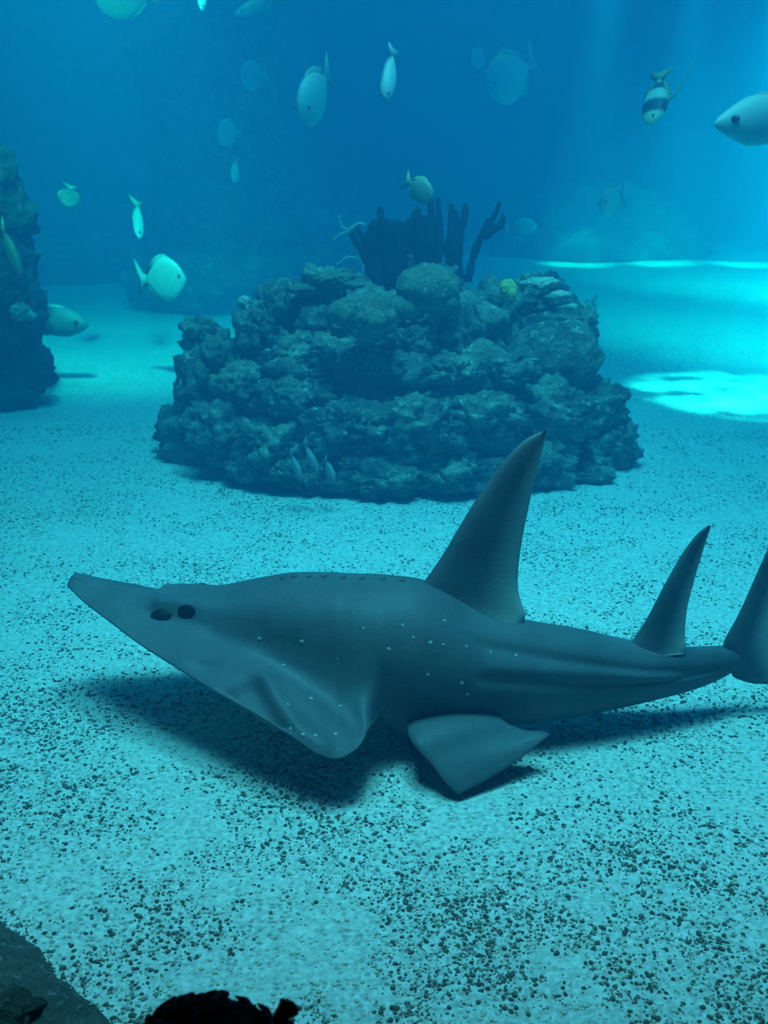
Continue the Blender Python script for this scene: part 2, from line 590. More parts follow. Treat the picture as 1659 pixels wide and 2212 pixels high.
def build_wedgefish():
    root = empty('wedgefish', (0.0, 2.2 * FS, 0.16))
    tag(root, 'large grey wedgefish with pointed snout and tall fins gliding over the sand', 'ray')
    stations = sorted(set([148, 150, 153, 158, 166] + list(range(175, 760, 9)) + list(range(760, 830, 4)) + list(range(832, 1600, 11)) + [1600, 1608, 1615, 1622]))
    NU = 30
    us = [math.sin(0.5 * math.pi * i / (NU - 1)) for i in range(NU)]
    rings, belly = [], []
    for s in stations:
        Ys = lerp_table(SPINE_Y, s)
        top = at(s, lerp_table(CREST, s), Ys)
        X, zc = top.x, top.z
        w = lerp_table(HALF_W, s)
        k = max(0.0, min(1.0, (s - 800) / 60.0))
        k = k * k * (3 - 2 * k)
        # wing numbers
        Ym = Ys - w
        mp = s
        for _ in range(3):
            mpy = lerp_table(MARGIN, mp)
            mp = pix(Vector((X, Ym, z_at(mpy, Ym))))[0]
        zm_w = z_at(lerp_table(MARGIN, mp), Ym)
        zv_w = zc - lerp_table(THICK, s)
        H_w = lerp_table([(148, 0.0), (400, 0.004), (500, 0.035), (620, 0.11), (800, 0.16)], s)
        bd_w = lerp_table([(148, 0.01), (400, 0.07), (500, 0.10), (620, 0.14), (800, 0.175)], s)
        zw0_w = zc - 0.78 * H_w
        # trunk numbers
        if s > 800:
            zb = z_at(lerp_table(BOTTOM, s), Ys)
            mid = 0.5 * (zc + zb)
        else:
            mid, zb = zm_w, zv_w
        zm = zm_w * (1 - k) + mid * k
        zv = zv_w * (1 - k) + (2 * mid - zc) * k
        H = H_w * (1 - k) + (zc - mid) * k
        bd = bd_w * (1 - k) + w * k
        zw0 = zw0_w * (1 - k) + mid * k
        near = []
        for u in us:
            l = u * w
            zw = zm + (zw0 - zm) * (1 - u) ** 0.92
            if H > 1e-4 and l < bd:
                zd = zc - H + H * math.sqrt(max(0, 1 - (l / bd) ** 2))
                z = smax(zw, zd, min(0.02 * (1 - k) + 0.002, 0.5 * H + 1e-4))
            else:
                z = zw
            if u == 0: z = zc
            near.append((l, min(z, zc)))
        vent = []
        for u in us:
            l = u * w
            a = zv + (zm - 0.004 - zv) * u ** 1.2 - 0.012 * math.sin(math.pi * min(1, u)) * min(1, w / .2)
            b = zm - (zm - zv) * math.sqrt(max(0, 1 - u * u))
            vent.append((l, a * (1 - k) + b * k))
        ring = []
        for l, z in near: ring.append((Vector((X, Ys - l, z)), 0.0))
        for l, z in reversed(vent[:-1]):
            ring.append((Vector((X, Ys - l, min(z, zc - 0.002))), max(0.0, 1.0 - (l / w) ** 4) * (1 - k)))
        for l, z in vent[1:-1]: ring.append((Vector((X, Ys + l, min(z, zc - 0.002))), max(0.0, 1.0 - (l / w) ** 4) * (1 - k)))
        for l, z in reversed(near[1:]): ring.append((Vector((X, Ys + l, z)), 0.0))
        rings.append([p for p, b in ring])
        belly.append([b for p, b in ring])
    NR = len(rings[0])
    verts = [p for r in rings for p in r]
    faces = []
    for i in range(len(rings) - 1):
        for j in range(NR):
            j2 = (j + 1) % NR
            faces.append((i * NR + j, i * NR + j2, (i + 1) * NR + j2, (i + 1) * NR + j))
    faces.append(tuple(range(NR - 1, -1, -1)))
    faces.append(tuple((len(rings) - 1) * NR + j for j in range(NR)))
    # flesh out: furrows, folds and the hollow in front of the pectoral fold, alike on both sides
    me = bpy.data.meshes.new('tmp')
    me.from_pydata([tuple(v) for v in verts], [], faces)
    me.update()
    bm = bmesh.new(); bm.from_mesh(me)
    bmesh.ops.recalc_face_normals(bm, faces=bm.faces)
    bm.normal_update(); bm.verts.ensure_lookup_table()
    norms = [v.normal.copy() for v in bm.verts]
    bm.free(); bpy.data.meshes.remove(me)
    furrow = [(596, 1415), (660, 1462), (720, 1508), (772, 1556)]
    ridge = [(572, 1468), (602, 1520), (645, 1578), (700, 1615)]
    hollow = [(480, 1494), (548, 1463), (566, 1472), (596, 1530), (632, 1586)]
    groove = [(425, 1437), (480, 1441), (530, 1425), (568, 1402)]
    tail1 = [(1040, 1392), (1200, 1424), (1400, 1452), (1540, 1452)]
    tail2 = [(1040, 1470), (1250, 1482), (1450, 1476), (1540, 1462)]
    tailr = [(1060, 1440), (1250, 1455), (1450, 1464)]
    brow = [(318, 1300), (365, 1298), (425, 1302)]
    orbit = [(322, 1330), (370, 1332), (412, 1324)]
    disp = {}
    for i in range(len(rings)):
        for j in range(2 * NU - 1):
            v = verts[i * NR + j]
            if j >= NU: continue
            p = pix(v)
            d = 0.0
            d -= 0.020 * math.exp(-(line_dist(p, furrow) / 24) ** 2)
            d += 0.014 * math.exp(-(line_dist(p, ridge) / 20) ** 2)
            e = min(seg_dist(p, hollow[q], hollow[q - 1]) for q in (1, 2, 3, 4))
            if in_poly(p, hollow): d -= 0.018 * min(1, e / 9.0)
            d -= 0.009 * math.exp(-(line_dist(p, groove) / 9) ** 2)
            d -= 0.006 * math.exp(-(line_dist(p, tail1) / 10) ** 2)
            d += 0.005 * math.exp(-(line_dist(p, tailr) / 12) ** 2)
            d -= 0.006 * math.exp(-(line_dist(p, tail2) / 10) ** 2)
            d += 0.004 * math.exp(-(line_dist(p, brow) / 14) ** 2)
            d -= 0.008 * math.exp(-(line_dist(p, orbit) / 13) ** 2)
            fade = 1.0 if j > 1 else 0.3 * j
            disp[(i, j)] = d * fade
    out = [v.copy() for v in verts]
    for (i, j), d in disp.items():
        a = i * NR + j
        out[a] = verts[a] + norms[a] * d
        if 0 < j < NU - 1:
            b = i * NR + (NR - j)
            out[b] = verts[b] + norms[b] * d
            # the thin wing bends as a sheet: its underside follows
            u2 = us[j] ** 2
            jv = NU + (NU - 2 - j)
            mirror = NR - jv
            if stations[i] < 800 and mirror != jv:
                out[i * NR + jv] = verts[i * NR + jv] + norms[a] * d * u2
                out[i * NR + mirror] = verts[i * NR + mirror] + norms[b] * d * u2
    for it in range(6):
        src = [v.copy() for v in out]
        for i in range(1, len(rings) - 1):
            if not 740 < stations[i] < 880 and (it > 1 or not 185 < stations[i] < 1580): continue
            for j in range(NR):
                if stations[i] < 800 and (NU - 4 < j < NU + 3 or NR - NU - 3 < j < NR - NU + 4): continue
                a = i * NR + j
                out[a] = src[a] * 0.5 + (src[a - NR] + src[a + NR] + src[i * NR + (j + 1) % NR] + src[i * NR + (j - 1) % NR]) * 0.125
    body = wobj('body', out, faces, SKIN, root)
    bmf = bmesh.new(); bmf.from_mesh(body.data); bmesh.ops.recalc_face_normals(bmf, faces=bmf.faces); bmf.to_mesh(body.data); bmf.free()
    at_ = body.data.attributes.new('belly', 'FLOAT', 'POINT')
    at_.data.foreach_set('value', [b for r in belly for b in r])
    from mathutils.bvhtree import BVHTree
    tree = BVHTree.FromPolygons([tuple(v) for v in out], faces)

    def on_body(px, py):
        hit = tree.ray_cast(Vector((0, 0, CAM_H)), ray(px, py).normalized())
        return (hit[0], hit[1]) if hit[0] is not None else (None, None)

    def foil(name, lead, trail, depth, thick, lean=0.0, nv=26, nu=12, mat=SKIN):
        """a fin standing in the middle plane between a leading and a trailing edge"""
        def poly(line, t):
            tab = [(i / (len(line) - 1), q) for i, q in enumerate(line)]
            return lerp_table([(a, q[0]) for a, q in tab], t), lerp_table([(a, q[1]) for a, q in tab], t)
        near, far = [], []
        for iv in range(nv):
            t = iv / (nv - 1)
            (lx, ly), (tx, ty) = poly(lead, t), poly(trail, t)
            Y = depth(lx) + lean * t
            A, B = at(lx, ly, Y), at(tx, ty, Y)
            th = thick * (1 - 0.85 * t)
            rn, rf = [], []
            for iu in range(nu):
                c = iu / (nu - 1)
                q = A.lerp(B, c)
                h = th * (2.6 * math.sqrt(max(c, 0)) * (1 - c) ** 0.9) * 0.5 + 0.0008
                rn.append(q + Vector((0, -h, 0)))
                rf.append(q + Vector((0, h, 0)))
            near.append(rn)
            far.append(rf)
        vs, fs = [], []
        for rn, rf in zip(near, far): vs += rn + list(reversed(rf))
        m_ = 2 * nu
        for iv in range(nv - 1):
            for k_ in range(m_):
                k2 = (k_ + 1) % m_
                fs.append((iv * m_ + k_, iv * m_ + k2, (iv + 1) * m_ + k2, (iv + 1) * m_ + k_))
        fs.append(tuple(range(m_)))
        fs.append(tuple((nv - 1) * m_ + k_ for k_ in reversed(range(m_))))
        fo = wobj(name, vs, fs, mat, root)
        row = [max(0.0, (iu / (nu - 1) - 0.5) / 0.5) ** 1.1 * 0.9 for iu in range(nu)]  # light on the rear half of the fin, painted as paler skin
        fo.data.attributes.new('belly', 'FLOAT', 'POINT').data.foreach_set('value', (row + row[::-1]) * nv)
        return fo

    dep = lambda px: lerp_table(SPINE_Y, px)
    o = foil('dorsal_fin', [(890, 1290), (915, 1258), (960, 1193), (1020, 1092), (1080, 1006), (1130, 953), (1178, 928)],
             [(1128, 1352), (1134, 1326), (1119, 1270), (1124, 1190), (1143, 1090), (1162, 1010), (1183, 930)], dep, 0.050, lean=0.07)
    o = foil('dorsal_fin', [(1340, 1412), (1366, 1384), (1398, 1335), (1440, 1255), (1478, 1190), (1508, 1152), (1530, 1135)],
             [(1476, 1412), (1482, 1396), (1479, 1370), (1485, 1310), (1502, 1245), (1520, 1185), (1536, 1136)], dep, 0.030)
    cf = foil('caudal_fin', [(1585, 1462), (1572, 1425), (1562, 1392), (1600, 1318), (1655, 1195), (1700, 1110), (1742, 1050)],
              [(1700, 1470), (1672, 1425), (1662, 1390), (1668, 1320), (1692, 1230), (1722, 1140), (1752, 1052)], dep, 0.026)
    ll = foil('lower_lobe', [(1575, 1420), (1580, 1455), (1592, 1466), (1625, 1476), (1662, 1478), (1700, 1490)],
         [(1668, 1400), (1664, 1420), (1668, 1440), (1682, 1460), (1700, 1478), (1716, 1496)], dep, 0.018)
    ll.parent = cf

    # pelvic fins, a near one and its mirror
    lead = [((884, 1525), 2.32), ((884, 1592), 2.12), ((932, 1650), 2.07), ((962, 1690), 2.045), ((990, 1715), 2.035)]
    rear = [((1080, 1505), 2.34), ((1085, 1554), 2.22), ((1132, 1577), 2.20), ((1170, 1580), 2.18), ((1188, 1587), 2.17)]
    def path(line, t):
        n_ = len(line) - 1
        xs = lerp_table([(i / n_, q[0][0]) for i, q in enumerate(line)], t)
        ys = lerp_table([(i / n_, q[0][1]) for i, q in enumerate(line)], t)
        return at(xs, ys, lerp_table([(i / n_, q[1]) for i, q in enumerate(line)], t))
    for side in (0, 1):
        nv, nu = 18, 16
        top, bot = [], []
        for iv in range(nv):
            t = iv / (nv - 1)
            A, B = path(lead, t), path(rear, t)
            for iu in range(nu):
                c = iu / (nu - 1)
                q = A.lerp(B, c)
                q.z += 0.018 * math.sin(math.pi * c) * (1 - t) - 0.012 * math.sin(math.pi * c) * t
                th = 0.0015 + 0.022 * (1 - t) * math.sqrt(c) * (1 - c)
                top.append(q + Vector((0, 0, th)))
                bot.append(q - Vector((0, 0, th)))
        if side:
            top = [Vector((q.x, 4.4 * FS - q.y, q.z)) for q in top]
            bot = [Vector((q.x, 4.4 * FS - q.y, q.z)) for q in bot]
        vs = top + bot
        m_ = nv * nu
        fs = []
        for iv in range(nv - 1):
            for iu in range(nu - 1):
                a = iv * nu + iu
                fs.append((a, a + 1, a + nu + 1, a + nu))
                fs.append((m_ + a, m_ + a + nu, m_ + a + nu + 1, m_ + a + 1))
        edge = [iu for iu in range(nu)] + [iv * nu + nu - 1 for iv in range(1, nv)] + [(nv - 1) * nu + iu for iu in range(nu - 2, -1, -1)] + [iv * nu for iv in range(nv - 2, 0, -1)]
        for a, b in zip(edge, edge[1:] + edge[:1]): fs.append((a, m_ + a, m_ + b, b))
        wobj('pelvic_fin', vs, fs, SKIN, root)

    # eyes and spiracles
    def stud(name, p, n, r, mat, seg=12, parent=root):
        """a flattened bead sitting on the skin"""
        V, F = ico(3)
        n = n.normalized()
        x = Vector((1, 0, 0)); x = (x - n * x.dot(n)).normalized()
        y = n.cross(x)
        return wobj(name, [p + x * v.x * r[0] + y * v.y * r[1] + n * v.z * r[2] for v in V], F, mat, parent)
    for name, px, py, rx, ry in (('eye', 348, 1331, 27, 17), ('spiracle', 403, 1321, 24, 15)):
        p, n = on_body(px, py)
        if p is None: continue
        if n.y > 0: n = -n
        k = p.y / F_PX * 1.08
        for side in (0, 1):
            Ys = lerp_table(SPINE_Y, px)
            q, m_ = (p, n) if not side else (Vector((p.x, 2 * Ys - p.y, p.z)), Vector((n.x, -n.y, n.z)))
            e = stud(name, q - m_ * (0.005 * side), m_, (rx * k, ry * k, 0.008 if name == 'eye' else 0.005), DARK_EYE)
            e['label'] = 'dark glossy eye' if name == 'eye' else 'dark breathing hole behind the eye'
    # white spots on the flank
    spots = [(612, 1437), (652, 1386), (785, 1357), (840, 1402), (730, 1422), (622, 1521), (672, 1508), (735, 1525), (627, 1574), (655, 1586), (682, 1588), (725, 1585), (893, 1377), (930, 1388),
             (958, 1392), (1008, 1397), (1060, 1408), (1115, 1415), (925, 1458), (998, 1476), (1010, 1500), (870, 1350), (960, 1340), (560, 1380)]
    rnd = random.Random(8)
    for px, py in spots:
        p, n = on_body(px, py)
        if p is None: continue
        if n.y > 0 and n.z < 0: n = -n
        s = rnd.uniform(0.0026, 0.0046)
        stud('white_spot', p, n, (s * 1.15, s, 0.0009), SPOT)
    # thorns along the ridge of the back
    for px in (612, 636, 668, 700, 742, 782, 826, 868):
        p = at(px, lerp_table(CREST, px), lerp_table(SPINE_Y, px))
        vs, fs = tube([p + Vector((0.0, 0, -0.008)), p + Vector((0.001, 0, 0.001)), p + Vector((0.005, 0, 0.006))], [0.011, 0.007, 0.0015], 8)
        wobj('thorn', vs, fs, SKIN, root)
    return root


build_wedgefish()

# ------------------------------------------------------------------ corals and sponges on the reef rock
CORAL = mat_simple('dark gorgonian', (0.022, 0.026, 0.030), 0.9, 0.1)
PALE_CORAL = mat_simple('pale branching coral', (0.42, 0.44, 0.36), 0.9, 0.1)
SPONGE = mat_simple('yellow sponge', (0.50, 0.46, 0.12), 0.9, 0.1, 0.3, 20)
ENCRUST = mat_rock('encrusting coral', (0.18, 0.20, 0.13), (0.36, 0.38, 0.26), 14.0)


def coral(name, label, mat, base, branches, cat='coral', group=None):
    """branches: lists of (px, py, Y) with start and end radius in pixels"""
    bp = at(*base)
    root = empty(name, bp)
    tag(root, label, cat, group)
    rnd = random.Random(len(label) * 7)
    for pts, r0, r1 in branches:
        P, R = [], []
        n = 9
        for i in range(n):
            t = i / (n - 1)
            tabx = [(k / (len(pts) - 1), q[0]) for k, q in enumerate(pts)]
            taby = [(k / (len(pts) - 1), q[1]) for k, q in enumerate(pts)]
            tabz = [(k / (len(pts) - 1), q[2]) for k, q in enumerate(pts)]
            Y = lerp_table(tabz, t)
            P.append(at(lerp_table(tabx, t) + rnd.uniform(-1.5, 1.5), lerp_table(taby, t), Y))
            R.append((r0 + (r1 - r0) * t) * rnd.uniform(0.82, 1.15) * Y * 1.04 / F_PX)
        P.append(P[-1] + (P[-1] - P[-2]) * 0.25)
        R.append(R[-1] * 0.5)
        vs, fs = tube(P, R, 9)
        wobj('branch', vs, fs, mat, root)
    return root


Yc = 4.95
coral('finger_coral', 'dark two-fingered coral leaning left at the edge of the coral clump', CORAL, (806, 606, Yc),
      [([(806, 610, Yc), (790, 560, Yc), (768, 520, Yc), (758, 502, Yc)], 11, 6), ([(794, 570, Yc), (788, 525, Yc), (772, 492, Yc)], 9, 5), ([(800, 585, Yc), (800, 530, Yc), (796, 500, Yc)], 12, 8)])
rb = random.Random(3)
fan = []
tops = {800: 486, 810: 478, 822: 452, 834: 476, 846: 480, 858: 478, 870: 482, 882: 476, 893: 462, 904: 454, 914: 470, 924: 468, 934: 474}
for x, ytop in tops.items():
    for d in (-0.05, 0.05):
        Y = Yc + d + rb.uniform(-.02, .02)
        xb = 868 + (x - 868) * 0.80
        fan.append(([(xb, 612, Y), (x + rb.uniform(-3, 3), 545, Y), (x, ytop + (0 if d < 0 else rb.uniform(0, 14)), Y)], 10, 6.5))
for y in (505, 535, 560, 585):
    fan.append(([(815, y + 4, Yc), (868, y, Yc), (925, y + 3, Yc)], 8, 8))
coral('bushy_coral', 'dense dark bushy coral clump on top of the reef rock', CORAL, (868, 610, Yc), fan)
coral('rod_coral', 'tall dark coral with two upright rods beside the bushy clump', CORAL, (942, 600, Yc),
      [([(940, 610, Yc), (936, 520, Yc), (930, 424, Yc)], 11, 5.5), ([(944, 605, Yc), (950, 520, Yc), (946, 432, Yc)], 10, 5)])
coral('forked_coral', 'dark forked coral second from the right on the reef rock', CORAL, (982, 600, Yc),
      [([(990, 605, Yc), (972, 560, Yc), (976, 500, Yc), (974, 444, Yc)], 15, 7), ([(990, 600, Yc), (990, 530, Yc), (1002, 470, Yc), (1007, 442, Yc)], 13, 5), ([(982, 560, Yc), (985, 500, Yc), (984, 455, Yc)], 10, 6), ([(988, 570, Yc), (994, 545, Yc), (996, 536, Yc)], 9, 5)])
coral('antler_coral', 'dark antler-shaped coral at the right end of the coral row', CORAL, (1015, 600, Yc),
      [([(1010, 608, Yc), (1022, 560, Yc), (1042, 505, Yc), (1062, 478, Yc), (1077, 440, Yc)], 10, 4.5), ([(1040, 510, Yc), (1066, 496, Yc), (1084, 482, Yc), (1085, 464, Yc)], 12, 5), ([(1046, 500, Yc), (1054, 484, Yc), (1056, 472, Yc)], 10, 6)])
Yp = 5.7
coral('staghorn_coral', 'pale thin branching coral behind the dark coral clump', PALE_CORAL, (775, 600, Yp),
      [([(790, 605, Yp), (776, 555, Yp), (752, 500, Yp), (738, 492, Yp)], 5, 3), ([(752, 500, Yp), (738, 505, Yp), (722, 518, Yp)], 4, 3), ([(742, 496, Yp), (735, 480, Yp), (733, 466, Yp)], 3.5, 2.5),
       ([(752, 500, Yp), (772, 484, Yp), (790, 486, Yp)], 4, 3), ([(776, 560, Yp), (752, 556, Yp), (730, 572, Yp)], 4, 3)])


def lump_thing(name, label, cat, px, py, Y, hw, hh, mat, seed, amp=0.12, lobes=()):
    k = Y * 1.04 / F_PX
    c = at(px, py, Y)
    root = empty(name, (c.x, c.y, c.z - hh * k * 0.8))
    tag(root, label, cat)
    blob('lobe', c, (hw * k, 0.5 * (hw + hh) * k, hh * k), seed, mat, root, sub=4, amp=amp, freq=2.4, pit=0.12)
    for i, (dx, dy, f) in enumerate(lobes):
        c2 = at(px + dx, py + dy, Y - 0.02)
        blob('lobe', c2, (hw * k * f, 0.5 * (hw + hh) * k * f, hh * k * f), seed + i + 1, mat, root, sub=3, amp=amp, freq=2.4, pit=0.12)


lump_thing('dome_coral', 'smooth greenish dome coral in front of the bushy clump', 'coral', 925, 622, 4.55, 66, 50, ENCRUST, 401, 0.10, [(-42, 40, 0.6), (30, 30, 0.6)])
lump_thing('sponge', 'small yellow sponge on the right shoulder of the reef rock', 'sponge', 1098, 624, 4.50, 17, 20, SPONGE, 411, 0.14, [(7, 10, 0.7)])
lump_thing('crust_coral', 'pale crusted coral ridge along the right crest of the reef rock', 'coral', 1168, 612, 4.80, 36, 12, PALE_CORAL, 421, 0.3, [(36, 26, 0.8), (54, 50, 0.7)])
lump_thing('knob_coral', 'pale knobbly coral on the left shoulder of the reef rock', 'coral', 528, 655, 4.95, 14, 14, PALE_CORAL, 431, 0.3, [(12, 14, 0.8)])
lump_thing('brain_coral', 'pale rounded coral on the left flank of the reef rock', 'coral', 800, 690, 4.36, 58, 44, ENCRUST, 441, 0.2, [(-58, -14, 0.6)])
lump_thing('plate_coral', 'pale flat coral patch at the front top left of reef rock', 'coral', 720, 602, 4.72, 50, 14, ENCRUST, 451, 0.3, [(-64, 22, 0.7), (40, 12, 0.8)])
lump_thing('cup_coral', 'pale coral lump on the far left edge of the reef rock', 'coral', 462, 762, 4.62, 26, 34, ENCRUST, 461, 0.3, [(-24, 42, 0.8)])
lump_thing('tuft_coral', 'pale tufted coral on the left reef pillar', 'coral', 44, 672, 5.75, 20, 16, PALE_CORAL, 471, 0.4, [(22, 10, 0.6)])

# ------------------------------------------------------------------ fish of the open water


def fish_mat(name, stops, rough=0.5, belly=None):
    """bands of colour from the nose (0) to the tail root (1)"""
    m = N(name)
    tc = m.n('ShaderNodeTexCoord')
    sp = m.n('ShaderNodeSeparateXYZ')
    m.l(tc.outputs['Object'], sp.inputs[0])
    mp = m.n('ShaderNodeMapRange')
    mp.inputs['From Min'].default_value = 0.5
    mp.inputs['From Max'].default_value = -0.5
    m.l(sp.outputs['X'], mp.inputs['Value'])
    r = m.ramp(mp.outputs[0], stops)
    col = r.outputs['Color']
    if belly:
        mz = m.n('ShaderNodeMapRange')
        mz.inputs['From Min'].default_value = 0.02
        mz.inputs['From Max'].default_value = -0.16
        m.l(sp.outputs['Z'], mz.inputs['Value'])
        col = m.mix(mz.outputs[0], col, belly)
    m.l(col, m.b.inputs['Base Color'])
    m.b.inputs['Roughness'].default_value = rough
    m.b.inputs['Specular IOR Level'].default_value = 0.4
    return m.m


SILVER = fish_mat('silver fish', [(0, (0.50, 0.53, 0.48)), (1, (0.40, 0.42, 0.38))])
GREY = fish_mat('grey fish', [(0, (0.16, 0.17, 0.16)), (1, (0.22, 0.23, 0.22))], belly=(0.30, 0.31, 0.29))
YELLOW = fish_mat('yellow fish', [(0, (0.15, 0.15, 0.08)), (1, (0.18, 0.165, 0.06))])
YELLOW_EDGE = fish_mat('dark fish yellow belly', [(0, (0.30, 0.32, 0.20)), (1, (0.16, 0.17, 0.15))], belly=(0.32, 0.30, 0.12))
BANNER = fish_mat('banded fish', [(0, (0.72, 0.66, 0.35)), (0.16, (0.72, 0.66, 0.35)), (0.20, (0.02, 0.02, 0.02)), (0.36, (0.02, 0.02, 0.02)), (0.42, (0.60, 0.60, 0.50)), (0.56, (0.60, 0.60, 0.50)),
                                  (0.62, (0.03, 0.03, 0.03)), (0.72, (0.03, 0.03, 0.03)), (0.78, (0.72, 0.60, 0.12)), (1, (0.72, 0.60, 0.12))])
FIN = mat_simple('fish fin', (0.34, 0.36, 0.32), 0.6, 0.2)
FIN_Y = mat_simple('yellow fin', (0.40, 0.37, 0.16), 0.6, 0.2)
FIN_G = mat_simple('grey fin', (0.20, 0.21, 0.20), 0.6, 0.2)
EYE = mat_simple('fish eye', (0.010, 0.012, 0.014), 0.2, 0.5)


def plate(outline, thick):
    """a thin leaf-shaped plate (fin) from an outline of (x, z) points, centred on y = 0"""
    n = len(outline)
    cx = sum(p[0] for p in outline) / n
    cz = sum(p[1] for p in outline) / n
    vs = [(x, 0.0, z) for x, z in outline] + [(cx, thick, cz), (cx, -thick, cz)]
    fs = []
    for i in range(n):
        j = (i + 1) % n
        fs.append((i, j, n))
        fs.append((j, i, n + 1))
    return vs, fs


def make_fish(name, label, head, tail, D, T, mat, fin, group='fish in open water', roll=0.0, up=(0, 0, 1), fat=0.42, tail_fork=0.5, tail_size=1.0, snout=0.0, filament=0.0, cat='fish', eye=True, yaw=None):
    """head and tail: (px, py, Y). D, T: body depth and thickness as a share of length."""
    A, B = at(*head), at(*tail)
    x = (A - B)
    L = x.length
    x.normalize()
    z = Vector(up)
    z = (z - x * z.dot(x)).normalized()
    y = z.cross(x)
    M = Matrix((x, y, z)).transposed()
    M = M @ Matrix.Rotation(roll, 3, 'X')
    root = empty(name, (A + B) * 0.5)
    root.rotation_euler = M.to_euler()
    root.scale = (L, L, L)
    tag(root, label, cat, group)
    n, m = 22, 16
    vs, fs = [], []
    bx = 0.5 - 0.80  # the tail root sits at x = -0.30, the fin takes the rest
    prof = []
    for i in range(n):
        t = i / (n - 1)
        h = math.sin(math.pi * min(1, t ** (math.log(0.5) / math.log(fat)))) ** 0.72
        h = max(h, 0.03 if t < 0.5 else 0.15 * (1 if t > 0.8 else 0))
        if snout and t < 0.3: h *= 1 - snout * (1 - t / 0.3)
        prof.append((0.5 - 0.80 * t, 0.5 * D * h, 0.5 * T * min(1, h * 1.05)))
    for px_, h, w in prof:
        for k in range(m):
            a = 2 * math.pi * k / m
            vs.append((px_, w * math.cos(a), h * math.sin(a)))
    for i in range(n - 1):
        for k in range(m):
            k2 = (k + 1) % m
            fs.append((i * m + k, (i + 1) * m + k, (i + 1) * m + k2, i * m + k2))
    fs.append(tuple(range(m)))
    fs.append(tuple((n - 1) * m + k for k in reversed(range(m))))
    obj('body', vs, fs, mat, root)
    s = tail_size
    vs, fs = plate([(bx + 0.04, 0.05 * D / 0.5), (bx - 0.06, 0.12 * s), (bx - 0.20 * s, 0.24 * s * max(D, .35) / 0.5), (bx - 0.20 * s + 0.10 * tail_fork, 0.0), (bx - 0.20 * s, -0.24 * s * max(D, .35) / 0.5), (bx - 0.06, -0.12 * s), (bx + 0.04, -0.05 * D / 0.5)], 0.010)
    obj('tail_fin', vs, fs, fin, root)
    def edge(t):
        i = t * (n - 1)
        a = int(min(i, n - 2))
        f = i - a
        return prof[a][0] * (1 - f) + prof[a + 1][0] * f, prof[a][1] * (1 - f) + prof[a + 1][1] * f
    for nm, sg, t0, t1, hh in (('dorsal_fin', 1, 0.30, 0.94, 0.045), ('anal_fin', -1, 0.55, 0.94, 0.045)):
        lo = [edge(t0 + (t1 - t0) * q / 5) for q in range(6)]
        outl = [(a, sg * b * 0.86) for a, b in lo]
        top = [(a - 0.05, sg * (b + hh * D * 2 * (0.3 + 0.7 * math.sin(math.pi * (0.15 + 0.7 * q / 5))))) for q, (a, b) in enumerate(lo)]
        vs, fs = plate(outl + top[::-1], 0.004)
        obj(nm, vs, fs, fin, root)
    for sg in (1, -1):
        vs, fs = plate([(0.18, -0.10 * D), (0.10, 0.02), (0.02, -0.02), (0.0, -0.12 * D - 0.04), (0.10, -0.16 * D)], 0.006)
        R = Matrix.Rotation(sg * 0.45, 3, 'Z')
        o = obj('pectoral_fin', [R @ Vector((v[0] - 0.18, v[1], v[2])) + Vector((0.18, sg * 0.46 * T, 0)) for v in vs], fs, fin, root)
        if eye:
            V, F = ico(2)
            ex, eh = edge(0.13)
            obj('eye', [(ex + v.x * 0.022, sg * T * 0.30 + v.y * 0.03 * max(T, .2) / .2, eh * 0.25 + v.z * 0.022) for v in V], F, EYE, root)
    if filament:
        ex, eh = edge(0.4)
        vs, fs = tube([(ex, 0, eh * 0.8), (ex - 0.15, 0, eh + 0.25 * filament), (ex - 0.45, 0, eh + 0.6 * filament), (ex - 0.8, 0, eh + filament * 0.8)], [0.02, 0.014, 0.010, 0.004], 6)
        obj('dorsal_streamer', vs, fs, fin, root)
    return root


G = 'fish in open water'
make_fish('silver_fish', 'pale fish nosing down left of the upright slim fish', (650, 252, 5.9), (716, 150, 6.25), 0.55, 0.22, SILVER, FIN, G)
make_fish('slim_fish', 'bright slim fish upright with nose down near top centre', (832, 218, 5.0), (852, 100, 5.12), 0.30, 0.22, SILVER, FIN, G, up=(-0.6, -0.8, 0))
make_fish('reef_fish', 'faint oval fish right of the upright slim fish', (1054, 196, 8.0), (1160, 128, 8.2), 0.72, 0.22, SILVER, FIN, G)
make_fish('reef_fish', 'very faint small fish above left of oval fish', (1018, 130, 11), (1058, 118, 11.2), 0.62, 0.25, SILVER, FIN, G)
make_fish('banner_fish', 'banded black and yellow fish diving with a long trailing streamer', (1408, 270, 5.4), (1428, 150, 5.6), 0.38, 0.20, BANNER, FIN_Y, G, up=(0.75, -0.65, 0.1), filament=0.42)
make_fish('reef_fish', 'bright pale fish entering from the right edge', (1542, 268, 4.6), (1830, 244, 4.9), 0.275, 0.18, SILVER, FIN, G, snout=0.45, fat=0.40)
make_fish('reef_fish', 'faint deep-bodied fish in front of the hazy tower', (468, 286, 9.2), (524, 290, 9.3), 0.95, 0.25, SILVER, FIN, G)
make_fish('reef_fish', 'faint thin upright fish below the deep-bodied faint fish', (507, 394, 9.0), (510, 338, 9.2), 0.28, 0.2, SILVER, FIN, G, up=(-0.5, -0.8, 0))
make_fish('reef_fish', 'faint blurred fish near the top of the hazy tower', (520, 168, 9.6), (580, 160, 9.8), 0.8, 0.25, SILVER, FIN, G)
make_fish('reef_fish', 'small yellowish fish alone at left above the sand', (146, 447, 7.4), (154, 398, 7.6), 0.55, 0.22, YELLOW, FIN_Y, G, up=(-0.7, -0.6, 0))
